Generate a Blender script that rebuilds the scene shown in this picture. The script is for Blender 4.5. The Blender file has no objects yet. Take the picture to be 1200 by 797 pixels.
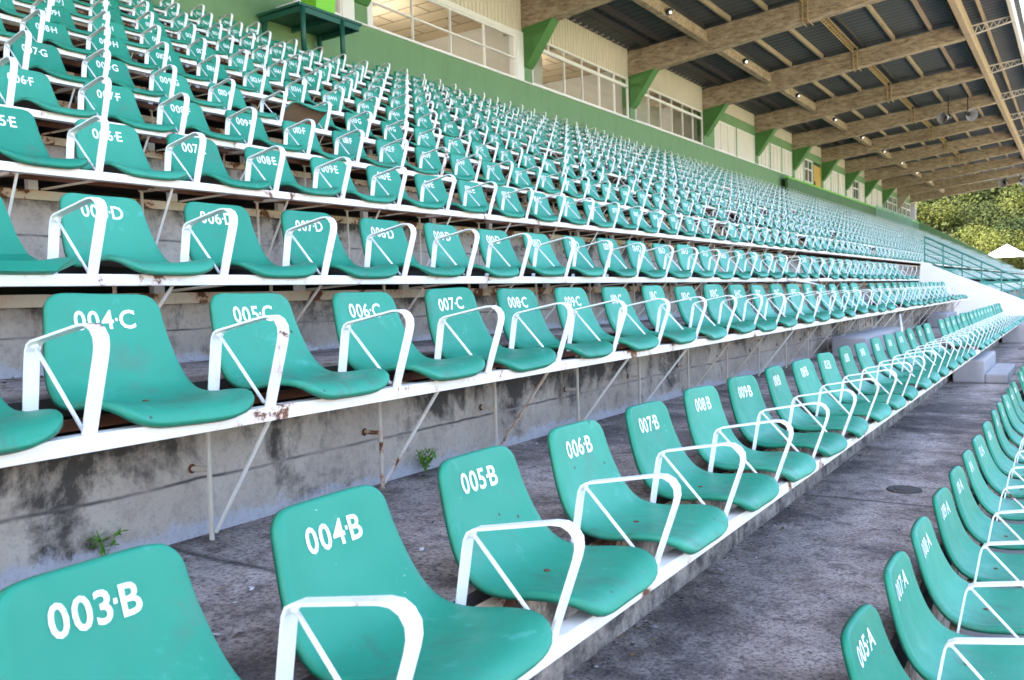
import bpy, bmesh, math, random
from mathutils import Vector, Matrix, noise
R = math.radians
random.seed(7)
sc = bpy.context.scene
COL = sc.collection

# ------------------------------------------------------------------ camera
CR = Vector((0.833802, 0.551111, -0.032419))
CU = Vector((0.0002003, 0.0584208, 0.998292))
CF = Vector((-0.552063, 0.832385, -0.048601))
CR = CR.normalized(); CF = (CF - CR * CF.dot(CR)).normalized(); CU = CR.cross(CF)
camd = bpy.data.cameras.new("camera")
cam = bpy.data.objects.new("camera", camd); COL.objects.link(cam)
M = Matrix((CR, CU, -CF)).transposed().to_4x4()
cam.matrix_world = M
camd.lens = 36 * 1007.2 / 1200.0
camd.sensor_width = 36
camd.clip_start = 0.05; camd.clip_end = 2000
camd.dof.use_dof = True; camd.dof.focus_distance = 3.2; camd.dof.aperture_fstop = 7.0
sc.camera = cam

def px(P):
    P = Vector(P); d = P.dot(CF)
    if d < 0.05: return None
    return (600 + 1007.2 * P.dot(CR) / d, 398.5 - 1007.2 * P.dot(CU) / d, d)

# ------------------------------------------------------------------ world, sun, exposure
SUN = Vector((-0.62, -0.58, 0.0)).normalized() * math.cos(R(42)) + Vector((0, 0, math.sin(R(42))))
w = bpy.data.worlds.new("World"); sc.world = w; w.use_nodes = True
nt = w.node_tree
sky = nt.nodes.new("ShaderNodeTexSky"); sky.sky_type = 'NISHITA'; sky.sun_disc = False
sky.sun_elevation = R(42); sky.sun_rotation = math.atan2(SUN.x, SUN.y)
sky.air_density = 0.75; sky.dust_density = 4.0; sky.ozone_density = 0.6
bg = nt.nodes["Background"]; bg.inputs[1].default_value = 0.15
nt.links.new(sky.outputs[0], bg.inputs[0])
sd = bpy.data.lights.new("sun", 'SUN'); sd.energy = 4.0; sd.angle = R(0.53); sd.color = (1.0, 0.93, 0.82)
so = bpy.data.objects.new("sun", sd); COL.objects.link(so)
so.rotation_euler = SUN.to_track_quat('Z', 'Y').to_euler()
sc.view_settings.view_transform = 'Standard'; sc.view_settings.look = 'None'
sc.view_settings.exposure = 3.3; sc.view_settings.gamma = 1.0
sc.view_settings.use_curve_mapping = False
sc.render.engine = 'CYCLES'
sc.cycles.use_denoising = True
sc.cycles.max_bounces = 7; sc.cycles.diffuse_bounces = 5; sc.cycles.glossy_bounces = 3
sc.cycles.transmission_bounces = 4; sc.cycles.transparent_max_bounces = 6
sc.cycles.caustics_reflective = False; sc.cycles.caustics_refractive = False

# ------------------------------------------------------------------ object helpers
def tag(o, label=None, cat=None, group=None, kind=None):
    if label: o['label'] = label
    if cat: o['category'] = cat
    if group: o['group'] = group
    if kind: o['kind'] = kind
    return o
def thing(name, label, cat, loc=(0, 0, 0), group=None):
    o = bpy.data.objects.new(name, None); COL.objects.link(o); o.location = loc
    o.empty_display_size = 0.1
    return tag(o, label, cat, group)
def link(name, me, parent=None, loc=None):
    o = bpy.data.objects.new(name, me); COL.objects.link(o)
    if parent is not None:
        o.parent = parent
    if loc is not None: o.location = loc
    return o
class MB:
    """collects quads and solids, then becomes one mesh"""
    def __init__(s): s.v = []; s.f = []; s.m = []; s.uv = None
    def add(s, vs, fs, mi=0):
        b = len(s.v); s.v += [tuple(x) for x in vs]
        for f in fs: s.f.append(tuple(b + i for i in f)); s.m.append(mi)
    def box(s, x0, x1, y0, y1, z0, z1, mi=0):
        s.add([(x0,y0,z0),(x1,y0,z0),(x1,y1,z0),(x0,y1,z0),(x0,y0,z1),(x1,y0,z1),(x1,y1,z1),(x0,y1,z1)],
              [(0,3,2,1),(4,5,6,7),(0,1,5,4),(1,2,6,5),(2,3,7,6),(3,0,4,7)], mi)
    def bar(s, a, b, wx, wz, up=(0,0,1), mi=0):
        a = Vector(a); b = Vector(b); d = (b - a).normalized(); u = Vector(up)
        r = d.cross(u)
        if r.length < 1e-4: u = Vector((0,1,0)); r = d.cross(u)
        r.normalize(); u = r.cross(d)
        P = []
        for c in (a, b):
            for i, j in ((-1,-1),(1,-1),(1,1),(-1,1)): P.append(c + r*(wx/2*i) + u*(wz/2*j))
        s.add(P, [(0,3,2,1),(4,5,6,7),(0,1,5,4),(1,2,6,5),(2,3,7,6),(3,0,4,7)], mi)
    def tube(s, pts, rad, n=8, mi=0, cap=True):
        pts = [Vector(p) for p in pts]; b = len(s.v)
        for i, p in enumerate(pts):
            d = (pts[min(i+1,len(pts)-1)] - pts[max(i-1,0)]).normalized()
            u = Vector((0,0,1)) if abs(d.z) < 0.9 else Vector((0,1,0))
            r = d.cross(u).normalized(); q = r.cross(d)
            rr = rad[i] if isinstance(rad, (list, tuple)) else rad
            for k in range(n):
                a = 2*math.pi*k/n; s.v.append(tuple(p + r*(rr*math.cos(a)) + q*(rr*math.sin(a))))
        for i in range(len(pts)-1):
            for k in range(n):
                s.f.append((b+i*n+k, b+i*n+(k+1)%n, b+(i+1)*n+(k+1)%n, b+(i+1)*n+k)); s.m.append(mi)
        if cap:
            s.f.append(tuple(b+k for k in range(n-1,-1,-1))); s.m.append(mi)
            e = b+(len(pts)-1)*n; s.f.append(tuple(e+k for k in range(n))); s.m.append(mi)
    def prism(s, poly, y0, y1, mi=0):
        """poly of (x,z) extruded along y"""
        n = len(poly)
        s.add([(x,y0,z) for x,z in poly] + [(x,y1,z) for x,z in poly],
              [tuple(range(n)), tuple(range(2*n-1,n-1,-1))] + [((i+1)%n, i, n+i, n+(i+1)%n) for i in range(n)], mi)
    def sphere(s, c, r, nu=10, nv=6, mi=0, sq=(1,1,1), zmin=-1):
        b = len(s.v); c = Vector(c)
        for j in range(nv+1):
            t = math.pi*j/nv
            for i in range(nu):
                a = 2*math.pi*i/nu
                s.v.append((c.x+r*sq[0]*math.sin(t)*math.cos(a), c.y+r*sq[1]*math.sin(t)*math.sin(a), c.z+r*sq[2]*math.cos(t)))
        for j in range(nv):
            for i in range(nu):
                s.f.append((b+j*nu+i, b+(j+1)*nu+i, b+(j+1)*nu+(i+1)%nu, b+j*nu+(i+1)%nu)); s.m.append(mi)
    def mesh(s, name, mats, smooth=False, bevel=0):
        me = bpy.data.meshes.new(name); me.from_pydata(s.v, [], s.f)
        for m in (mats if isinstance(mats, (list, tuple)) else [mats]): me.materials.append(m)
        me.polygons.foreach_set('material_index', s.m)
        if not smooth or bevel:
            bm = bmesh.new(); bm.from_mesh(me)
            bmesh.ops.recalc_face_normals(bm, faces=bm.faces)
            if bevel:
                bmesh.ops.bevel(bm, geom=[e for e in bm.edges if e.is_manifold and e.calc_face_angle(0) > 0.6],
                                offset=bevel, segments=2, profile=0.6, affect='EDGES', clamp_overlap=True)
            bm.to_mesh(me); bm.free()
        if smooth: me.polygons.foreach_set('use_smooth', [True]*len(me.polygons))
        me.update(); return me
    def build(s, name, mats, parent=None, smooth=False, bevel=0, loc=None):
        return link(name, s.mesh(name, mats, smooth, bevel), parent, loc)

# ------------------------------------------------------------------ material helpers
class NM:
    def __init__(s, name):
        s.mat = bpy.data.materials.new(name); s.mat.use_nodes = True
        s.t = s.mat.node_tree; s.N = s.t.nodes; s.L = s.t.links
        s.p = s.N["Principled BSDF"]
        s.co = s.N.new("ShaderNodeTexCoord"); s.oi = None
    def o(s, n, k=0): return n.outputs[k]
    def put(s, inp, val):
        if isinstance(val, bpy.types.NodeSocket): s.L.new(val, inp)
        else: inp.default_value = val
    def coord(s, scale=(1,1,1), rand=False, kind='Object', loc=(0,0,0)):
        m = s.N.new("ShaderNodeMapping"); m.inputs['Scale'].default_value = scale; m.inputs['Location'].default_value = loc
        src = s.co.outputs[kind]
        if rand:
            if not s.oi: s.oi = s.N.new("ShaderNodeObjectInfo")
            a = s.N.new("ShaderNodeVectorMath"); a.operation = 'MULTIPLY_ADD'
            a.inputs[0].default_value = (37, 53, 71)
            cx = s.N.new("ShaderNodeCombineXYZ")
            for i in range(3): s.L.new(s.oi.outputs['Random'], cx.inputs[i])
            s.L.new(cx.outputs[0], a.inputs[1]); s.L.new(src, a.inputs[2]); src = a.outputs[0]
        s.L.new(src, m.inputs[0]); return m.outputs[0]
    def noise(s, vec, scale, detail=4, rough=0.55, dist=0.0, out='Fac'):
        n = s.N.new("ShaderNodeTexNoise"); s.L.new(vec, n.inputs['Vector'])
        n.inputs['Scale'].default_value = scale; n.inputs['Detail'].default_value = detail
        n.inputs['Roughness'].default_value = rough; n.inputs['Distortion'].default_value = dist
        return n.outputs[out]
    def voro(s, vec, scale, feature='F1', out='Distance'):
        n = s.N.new("ShaderNodeTexVoronoi"); n.feature = feature; s.L.new(vec, n.inputs['Vector'])
        n.inputs['Scale'].default_value = scale; return n.outputs[out]
    def ramp(s, fac, stops):
        n = s.N.new("ShaderNodeValToRGB"); e = n.color_ramp.elements
        while len(e) < len(stops): e.new(0.5)
        for i, (p, c) in enumerate(stops):
            e[i].position = p; e[i].color = (c if isinstance(c, tuple) else (c, c, c)) + ((1,) if not isinstance(c, tuple) or len(c) == 3 else ())
        s.L.new(fac, n.inputs[0]); return n.outputs[0]
    def mix(s, fac, a, b, mode='MIX'):
        n = s.N.new("ShaderNodeMix"); n.data_type = 'RGBA'; n.blend_type = mode
        s.put(n.inputs[0], fac)
        for i, v in ((6, a), (7, b)):
            if isinstance(v, tuple) and len(v) == 3: v = v + (1,)
            s.put(n.inputs[i], v)
        return n.outputs[2]
    def math(s, op, a, b=0.0):
        n = s.N.new("ShaderNodeMath"); n.operation = op; s.put(n.inputs[0], a); s.put(n.inputs[1], b); return n.outputs[0]
    def sep(s, vec):
        n = s.N.new("ShaderNodeSeparateXYZ"); s.L.new(vec, n.inputs[0]); return n.outputs
    def bump(s, h, strength=0.3, dist=0.01, prev=None):
        n = s.N.new("ShaderNodeBump"); n.inputs['Strength'].default_value = strength; n.inputs['Distance'].default_value = dist
        s.L.new(h, n.inputs['Height'])
        if prev is not None: s.L.new(prev, n.inputs['Normal'])
        s.L.new(n.outputs[0], s.p.inputs['Normal']); return n.outputs[0]
    def fin(s, col, rough=0.6, **kw):
        if isinstance(col, tuple) and len(col) == 3: col = col + (1,)
        s.put(s.p.inputs['Base Color'], col); s.put(s.p.inputs['Roughness'], rough)
        for k, v in kw.items(): s.put(s.p.inputs[k.replace('_', ' ')], v)
        return s.mat

def m_plastic():
    n = NM("teal_plastic"); c = n.coord(rand=True)
    base = n.mix(n.noise(c, 5, 3), (0.012, 0.232, 0.143), (0.020, 0.288, 0.180))
    if not n.oi: n.oi = n.N.new("ShaderNodeObjectInfo")
    hs = n.N.new("ShaderNodeHueSaturation"); n.L.new(base, hs.inputs['Color'])
    rv = n.N.new("ShaderNodeMapRange"); n.L.new(n.oi.outputs['Random'], rv.inputs[0]); rv.inputs[3].default_value = 0.84; rv.inputs[4].default_value = 1.10
    n.L.new(rv.outputs[0], hs.inputs['Value'])
    rs = n.N.new("ShaderNodeMapRange"); n.L.new(n.oi.outputs['Random'], rs.inputs[0]); rs.inputs[3].default_value = 1.0; rs.inputs[4].default_value = 0.93
    n.L.new(rs.outputs[0], hs.inputs['Saturation'])
    col = hs.outputs[0]
    scuff = n.ramp(n.noise(c, 9, 6, 0.72, 0.4), [(0.60, 0.0), (0.72, 0.45)])
    col = n.mix(scuff, col, (0.12, 0.42, 0.36))
    # grime spots and flecks
    spots = n.ramp(n.voro(c, 15), [(0.05, 1.0), (0.09, 0.0)])
    gate = n.ramp(n.noise(c, 2.3, 2), [(0.52, 0.0), (0.58, 1.0)])
    col = n.mix(n.math('MULTIPLY', spots, gate), col, (0.045, 0.05, 0.04))
    sp2 = n.ramp(n.voro(n.coord(rand=True, loc=(3, 1, 2)), 30), [(0.03, 0.9), (0.055, 0.0)])
    gate2 = n.ramp(n.noise(c, 3.1, 2), [(0.56, 0.0), (0.64, 1.0)])
    col = n.mix(n.math('MULTIPLY', sp2, gate2), col, (0.6, 0.72, 0.68))
    dirt = n.ramp(n.noise(c, 4.0, 7, 0.7, 0.6), [(0.57, 0.0), (0.74, 0.6)])
    col = n.mix(dirt, col, (0.10, 0.14, 0.11))
    oz = n.sep(n.co.outputs['Object'])[2]
    pan = n.ramp(n.math('MULTIPLY', oz, -4.0), [(0.50, 0.0), (0.60, 1.0)])
    gr = n.ramp(n.noise(n.coord((1, 1, 1), rand=True, loc=(9, 2, 4)), 6.5, 8, 0.78, 0.8), [(0.52, 0.0), (0.70, 0.65)])
    col = n.mix(n.math('MULTIPLY', pan, gr), col, (0.075, 0.105, 0.08))
    n.bump(n.noise(c, 60, 3), 0.06, 0.002)
    return n.fin(col, n.ramp(n.noise(c, 14, 4), [(0.3, 0.38), (0.7, 0.55)]), Specular_IOR_Level=0.32)
def m_paint(name, col, rust=0.0, rough=0.45, rc=(0.20, 0.065, 0.02)):
    n = NM(name); c = n.coord(rand=True)
    b = n.mix(n.noise(c, 6, 4), tuple(x*0.93 for x in col), col)
    if rust > 0:
        f1 = n.noise(c, 4.2, 7, 0.72, 0.3)
        t = 0.74 - rust*0.2
        halo = n.ramp(f1, [(t-0.06, 0.0), (t, 0.6)])
        core = n.ramp(f1, [(t, 0.0), (t+0.03, 1.0)])
        b = n.mix(halo, b, tuple(min(1, col[i]*0.45+rc[i]*1.5) for i in range(3)))
        b = n.mix(core, b, n.mix(n.noise(c, 40, 4), tuple(x*0.4 for x in rc), rc))
        n.bump(core, 0.4, 0.002)
    return n.fin(b, rough)
def m_plain(name, col, rough=0.6, var=0.12, scale=3.0, bump=0.1, **kw):
    n = NM(name); c = n.coord()
    b = n.mix(n.noise(c, scale, 5, 0.6), tuple(x*(1-var) for x in col), tuple(min(1, x*(1+var)) for x in col))
    if bump: n.bump(n.noise(c, 40, 4), bump, 0.004)
    return n.fin(b, rough, **kw)
def m_floor():
    n = NM("weathered_floor"); c = n.coord()
    f = n.noise(c, 2.2, 10, 0.74, 0.2)
    col = n.ramp(f, [(0.30, (0.10, 0.072, 0.060)), (0.40, (0.30, 0.235, 0.20)), (0.51, (0.47, 0.385, 0.34)), (0.66, (0.64, 0.55, 0.50))])
    g = n.noise(n.coord(loc=(4, 1, 0)), 9.0, 10, 0.78, 0.5)
    col = n.mix(n.ramp(g, [(0.49, 0.0), (0.60, 0.62)]), col, (0.05, 0.038, 0.034))
    wh = n.noise(n.coord(loc=(5, 2, 0)), 13.0, 10, 0.8, 0.3)
    col = n.mix(n.ramp(wh, [(0.56, 0.0), (0.64, 0.65)]), col, (0.46, 0.42, 0.44))
    big = n.noise(n.coord(loc=(2, 8, 0)), 1.15, 7, 0.68, 0.6)
    col = n.mix(n.ramp(big, [(0.48, 0.0), (0.58, 0.70)]), col, (0.065, 0.050, 0.048))
    grit = n.noise(c, 75, 6, 0.8)
    col = n.mix(n.ramp(grit, [(0.40, 0.75), (0.52, 0.0)]), col, (0.03, 0.024, 0.022))
    col = n.mix(n.ramp(grit, [(0.58, 0.0), (0.68, 0.6)]), col, (0.50, 0.46, 0.48))
    jy = n.math('ABSOLUTE', n.math('SUBTRACT', n.math('FRACT', n.math('ADD', n.math('MULTIPLY', n.sep(n.co.outputs['Object'])[1], .345), n.math('MULTIPLY', n.noise(c, 5, 4), .012))), .5))
    col = n.mix(n.ramp(jy, [(0.0025, 0.85), (0.005, 0.0)]), col, (0.035, 0.028, 0.025))
    n1 = n.bump(f, 0.8, 0.05)
    n2 = n.bump(wh, 0.8, 0.02, n1)
    n.bump(grit, 0.8, 0.006, n2)
    return n.fin(col, 0.85)
def m_riser():
    n = NM("stained_concrete_wall"); c = n.coord()
    col = n.ramp(n.noise(c, 2.0, 6, 0.6), [(0.3, (0.33, 0.26, 0.205)), (0.55, (0.49, 0.40, 0.32)), (0.75, (0.60, 0.51, 0.42))])
    # mottled fine dirt
    col = n.mix(n.ramp(n.noise(c, 14, 7, 0.7), [(0.50, 0.0), (0.74, 0.45)]), col, (0.15, 0.12, 0.10))
    uv = n.sep(n.co.outputs['UV'])          # u metres along the row, v height above the foot (0..1)
    # black mould from the top and runs
    run = n.noise(n.coord((1, 6, 0.9)), 1.6, 6, 0.65, 0.3)
    top = n.math('MULTIPLY', n.ramp(uv[1], [(0.35, 0.0), (0.95, 1.0)]), 0.40)
    blot = n.math('ADD', n.noise(n.coord(loc=(0, 3.1, 1)), 2.6, 8, 0.72, 0.4), n.math('MULTIPLY', top, 0.55))
    blot = n.math('ADD', blot, n.math('MULTIPLY', n.math('SUBTRACT', run, 0.5), 0.35))
    blot = n.math('ADD', blot, n.ramp(n.math('ADD', n.math('MULTIPLY', uv[0], .2), n.math('MULTIPLY', uv[1], -.12)), [(0.10, 0.10), (0.26, 0.0)]))
    col = n.mix(n.ramp(blot, [(0.55, 0.0), (0.68, 0.92)]), col, (0.030, 0.024, 0.020))
    # pour line across the wall and vertical joints
    ox = n.sep(n.co.outputs['Object'])[0]
    front = n.ramp(n.math('ADD', n.math('MULTIPLY', ox, .2), .5), [(0.19, 0.0), (0.21, 1.0)])
    col = n.mix(n.math('MULTIPLY', front, n.ramp(n.noise(c, 7, 8, .75), [(0.38, 0.0), (0.6, .9)])), col, (0.05, 0.038, 0.036))
    ln = n.math('ABSOLUTE', n.math('SUBTRACT', n.math('ADD', uv[1], n.math('MULTIPLY', n.noise(c, 3, 3), 0.07)), 0.40))
    col = n.mix(n.ramp(ln, [(0.003, 1.0), (0.016, 0.0)]), col, n.mix(n.ramp(n.noise(c, 4, 5), [(.45, 0.0), (.6, 1.0)]), (0.28, 0.23, 0.20), (0.07, 0.055, 0.05)))
    # pale lime bloom at the foot
    ft = n.math('ADD', uv[1], n.math('MULTIPLY', n.noise(c, 5, 8, 0.78), 0.55))
    col = n.mix(n.math('MULTIPLY', n.math('SUBTRACT', 1.0, front), n.ramp(ft, [(0.33, 0.85), (0.39, 0.0)])), col, n.mix(n.noise(c, 22, 5), (0.36, 0.34, 0.36), (0.62, 0.60, 0.63)))
    col = n.mix(n.ramp(n.noise(c, 60, 6, .8), [(0.36, 0.35), (0.48, 0.0)]), col, (0.13, 0.105, 0.09))
    n1 = n.bump(n.noise(c, 8, 6, 0.7), 0.35, 0.02)
    n.bump(n.noise(c, 50, 8, 0.75), 0.35, 0.006, n1)
    return n.fin(col, 0.85)
def m_beam():
    n = NM("board_marked_beam"); c = n.coord((0.9, 2.5, 3.2))
    g = n.noise(c, 3.6, 12, 0.82, 0.3)
    col = n.ramp(g, [(0.33, (0.10, 0.072, 0.050)), (0.44, (0.25, 0.185, 0.128)), (0.54, (0.42, 0.33, 0.235)), (0.68, (0.60, 0.50, 0.38))])
    col = n.mix(n.ramp(n.noise(n.coord((0.2, 1, 1)), 1.7, 5), [(0.5, 0.0), (0.75, 0.45)]), col, (0.13, 0.08, 0.045))
    n.bump(g, 0.4, 0.02)
    return n.fin(col, 0.8)
def m_green(name, a, b, dirt=0.4):
    n = NM(name); c = n.coord()
    col = n.mix(n.noise(c, 0.9, 6, 0.6), a, b)
    col = n.mix(n.ramp(n.noise(n.coord((1, 1, 0.25)), 2.4, 7, 0.7), [(0.52, 0.0), (0.78, dirt)]), col, tuple(x*0.45 for x in a))
    col = n.mix(n.ramp(n.noise(c, 11, 7, 0.75), [(0.66, 0.0), (0.74, 0.6)]), col, tuple(min(1, x*1.4+0.07) for x in b))
    n.bump(n.noise(c, 30, 5), 0.15, 0.006)
    return n.fin(col, 0.6)
def m_panelceil():
    n = NM("panelled_ceiling"); c = n.coord()
    b = n.N.new("ShaderNodeTexBrick"); n.L.new(n.coord((1, 1, 1)), b.inputs['Vector'])
    b.inputs['Scale'].default_value = 1.0; b.inputs['Brick Width'].default_value = 1.2; b.inputs['Row Height'].default_value = 0.6
    b.inputs['Mortar Size'].default_value = 0.02
    b.inputs['Color1'].default_value = (0.60, 0.48, 0.33, 1); b.inputs['Color2'].default_value = (0.53, 0.42, 0.285, 1); b.inputs['Mortar'].default_value = (0.09, 0.055, 0.03, 1)
    return n.fin(b.outputs[0], 0.7)
def m_glass():
    n = NM("window_glass"); n.N.remove(n.p)
    tr = n.N.new("ShaderNodeBsdfTransparent"); gl = n.N.new("ShaderNodeBsdfGlossy"); gl.inputs['Roughness'].default_value = 0.03
    tr.inputs[0].default_value = (0.92, 0.94, 0.93, 1)
    fr = n.N.new("ShaderNodeLayerWeight"); fr.inputs[0].default_value = .5
    ff = n.math('ADD', n.math('MULTIPLY', n.math('POWER', fr.outputs['Facing'], 4.0), .45), .04)
    mx = n.N.new("ShaderNodeMixShader"); n.L.new(ff, mx.inputs[0]); n.L.new(tr.outputs[0], mx.inputs[1]); n.L.new(gl.outputs[0], mx.inputs[2])
    n.L.new(mx.outputs[0], n.N["Material Output"].inputs[0]); return n.mat
def m_leaf(name, a, b):
    n = NM(name); c = n.coord()
    col = n.mix(n.noise(c, 0.35, 4), a, b)
    col = n.mix(n.ramp(n.noise(c, 2.5, 3), [(0.4, 0.0), (0.7, 0.5)]), col, tuple(x*0.6 for x in a))
    return n.fin(col, 0.7, Specular_IOR_Level=0.08)
def m_emit(name, col, s):
    n = NM(name); n.p.inputs['Emission Color'].default_value = col + (1,); n.p.inputs['Emission Strength'].default_value = s
    return n.fin(col, 0.4)

PL = m_plastic()
WH = m_paint("white_metal_paint", (0.86, 0.86, 0.87), 0.48, 0.42)
BAR = m_paint("white_bar_paint", (0.84, 0.81, 0.74), 0.62, 0.5)
RUSTY = m_paint("cream_rusty_paint", (0.66, 0.54, 0.38), 1.05, 0.75)
POST = m_paint("post_paint", (0.60, 0.52, 0.42), 0.8, 0.7)
def m_num():
    n = NM("worn_stencil_paint"); c = n.coord(rand=True)
    w_ = n.math('ADD', n.math('MULTIPLY', n.noise(c, 90, 6, .75), .6), n.math('MULTIPLY', n.noise(c, 22, 4), .4))
    return n.fin(n.mix(n.ramp(w_, [(0.56, 0.0), (0.64, 0.8)]), (0.84, 0.87, 0.85), (0.10, 0.42, 0.34)), 0.6)
NUM = m_num()
BACK = m_plain("shade_dark_fibreglass", (0.045, 0.036, 0.028), 0.7, 0.3, 8)  # fibreglass darkened to paint in the unlit shell backs; drain cover reuses it
TIPPED = m_plain("raw_fibreglass_underside", (0.19, 0.125, 0.08), 0.7, 0.3, 8)
RUST = m_plain("rust", (0.12, 0.045, 0.018), 0.9, 0.4, 30)
FLOOR = m_floor(); RISER = m_riser(); BEAM = m_beam()
DARK = m_plain("void_shade_concrete", (0.03, 0.026, 0.022), 0.95, 0.3)  # near-black colour paints the shade under the seats into the riser slot
GREEN = m_green("green_wall_paint", (0.125, 0.24, 0.105), (0.16, 0.29, 0.135))
GRBR = m_green("green_bracket_paint", (0.050, 0.165, 0.034), (0.068, 0.21, 0.048))
GREEND = m_green('shaded_parapet_green', (0.045, 0.12, 0.035), (0.06, 0.15, 0.05))  # wall green darkened, with the shade below the cap put into the colour
LIME = m_green("lime_cap_paint", (0.16, 0.52, 0.03), (0.22, 0.62, 0.05), 0.2)
SHEET = m_plain("dark_roof_sheet", (0.062, 0.070, 0.078), 0.6, 0.35, 0.7, 0.2)
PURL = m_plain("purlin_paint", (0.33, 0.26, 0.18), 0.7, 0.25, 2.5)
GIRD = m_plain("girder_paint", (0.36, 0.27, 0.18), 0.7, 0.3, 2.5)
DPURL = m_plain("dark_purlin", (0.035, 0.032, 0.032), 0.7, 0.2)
CREAM = m_plain("cream_cladding", (0.62, 0.56, 0.47), 0.6, 0.10, 1.5)
FRAME = m_paint("white_window_frame", (0.80, 0.78, 0.76), 0.0, 0.45)
INTW = m_plain("room_plaster", (0.58, 0.55, 0.50), 0.8, 0.08)
CEIL = m_panelceil(); GLASS = m_glass()
WHITEW = m_plain("white_wall_paint", (0.86, 0.84, 0.86), 0.75, 0.06, 1.6, 0.2)
BLOCK = m_plain("painted_step_concrete", (0.33, 0.32, 0.325), 0.85, 0.18, 4, 0.4)
RAILG = m_plain("green_rail_paint", (0.07, 0.28, 0.22), 0.5, 0.2)
TEALD = m_plain("dark_teal_paint", (0.012, 0.095, 0.065), 0.5, 0.2)
YEL = m_plain("yellow_tray_paint", (0.42, 0.30, 0.14), 0.6, 0.35, 9)
CONC = m_plain("bare_concrete", (0.40, 0.35, 0.28), 0.85, 0.2, 2)
TRUSS = m_plain("pale_truss_paint", (0.55, 0.50, 0.46), 0.6, 0.15)
GRASS = m_plain("grass", (0.075, 0.14, 0.030), 0.9, 0.3, 0.6, 0.4)
BOUNCE = m_plain('warm_bounce_ground', (0.50, 0.42, 0.32), 0.9, 0.1, 0.5, 0.3)
EARTH = m_plain("ground_paving", (0.30, 0.28, 0.26), 0.9, 0.2, 0.5, 0.3)
YDOOR = m_plain("yellow_door_paint", (0.52, 0.31, 0.06), 0.6, 0.15)
PANEL = m_plain("white_infill_panel", (0.66, 0.61, 0.54), 0.6, 0.08, 2)
GLOBE = m_emit("lit_lamp_glass", (1.0, 0.93, 0.80), 0.35)
BLACK = m_plain("black_plastic", (0.02, 0.02, 0.022), 0.45, 0.2)
SPK = m_plain("grey_speaker_horn", (0.34, 0.33, 0.34), 0.5, 0.15)

# ------------------------------------------------------------------ row layout (A = 0 ... M = 12)
LET = 'ABCDEFGHIJKLM'
XR = [-.303, -1.097, -1.990, -2.816, -3.812, -4.697, -5.569, -6.429, -7.30, -8.17, -9.04, -9.91, -10.78]
ZR = [-.940, -.488, -.063, .319, .814, 1.246, 1.677, 2.125, 2.565, 3.005, 3.445, 3.885, 4.325]
Y0 = [2.233, 1.207, 1.273, 1.796, 2.439, 3.022, 3.572, 4.130, 4.68, 5.22, 5.77, 6.31, 6.86]   # centre of a seat
N0 = [5, 4, 4, 5, 6, 7, 8, 9, 10, 11, 12, 13, 14]                                             # and its number
PITCH = 0.5
GROUND = -1.48
YA, YB = -16.0, 80.0
XW = -11.65
WX = [x - .16 for x in XR]; WX[1] = -1.16            # riser face under each row
FZ = [z - .15 for z in ZR]; FZ[0] = -1.025; FZ[1] = -.665            # tread level behind each riser

# ------------------------------------------------------------------ ground and terrace
g = MB(); g.box(-400, 600, -300, 700, GROUND-.6, GROUND-.02)
tag(g.build('ground', EARTH), kind='structure')
g = MB(); g.box(2.2, 17.9, -60, 120, GROUND-.016, GROUND-.004)  # unseen pale ground, added to bounce warm light up under the roof
tag(g.build('bounce_paving', BOUNCE), kind='structure')
g = MB(); g.box(18, 90, -50, 100, GROUND-.016, GROUND)
tag(g.build('pitch_grass', GRASS), kind='structure')

def terrace():
    bm = bmesh.new(); uvl = bm.loops.layers.uv.new('UVMap')
    ys = [YA + i*2.0 for i in range(int((YB-YA)/2)+1)]
    def strip(a, b, va, vb, mi):
        (xa, za), (xb, zb) = a, b
        for y0, y1 in zip(ys[:-1], ys[1:]):
            vs = [bm.verts.new(p) for p in ((xa,y0,za),(xa,y1,za),(xb,y1,zb),(xb,y0,zb))]
            f = bm.faces.new(vs); f.material_index = mi
            for l, uvv in zip(f.loops, ((y0,va),(y1,va),(y1,vb),(y0,vb))): l[uvl].uv = uvv
    strip((XR[0]+.9, GROUND), (XR[0]+.9, GROUND), 0, 0, 0) if False else None
    prev = GROUND
    for i in range(13):
        x = WX[i]; zt = FZ[i]; zc = ZR[i] - .26            # top of the cap ledge
        nxt = WX[i+1] if i < 12 else XW
        if zc > prev + .06:
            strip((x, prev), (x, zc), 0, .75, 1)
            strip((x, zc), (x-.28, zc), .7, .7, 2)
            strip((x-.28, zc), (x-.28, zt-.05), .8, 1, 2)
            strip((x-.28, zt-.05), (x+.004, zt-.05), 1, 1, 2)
            strip((x+.004, zt-.05), (x+.004, zt), .9, 1, 1 if i < 2 else 2)  # from the third row up the slab edge takes the painted shade too
        else:
            strip((x, prev), (x, zt), 0, 1, 1)
        strip((x+.004, zt), (nxt, zt), 0, 0, 0)
        prev = zt
    bmesh.ops.remove_doubles(bm, verts=bm.verts, dist=1e-5)
    me = bpy.data.meshes.new('terrace'); bm.to_mesh(me); bm.free()
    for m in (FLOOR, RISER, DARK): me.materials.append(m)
    o = link('terrace', me); tag(o, kind='structure')
terrace()
# closed ends of the terrace
g = MB()
for yy0, yy1 in ((YA-.3, YA), (YB, YB+.02)):
    poly = [(WX[0], GROUND)]
    for i in range(13):
        poly += [(WX[i], FZ[i]-.004), ((WX[i+1] if i < 12 else XW-.3), FZ[i]-.004)]
    poly += [(XW-.3, GROUND)]
    g.prism(poly, yy0, yy1)
tag(g.build('terrace_end_wall', CONC), kind='structure')

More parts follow.
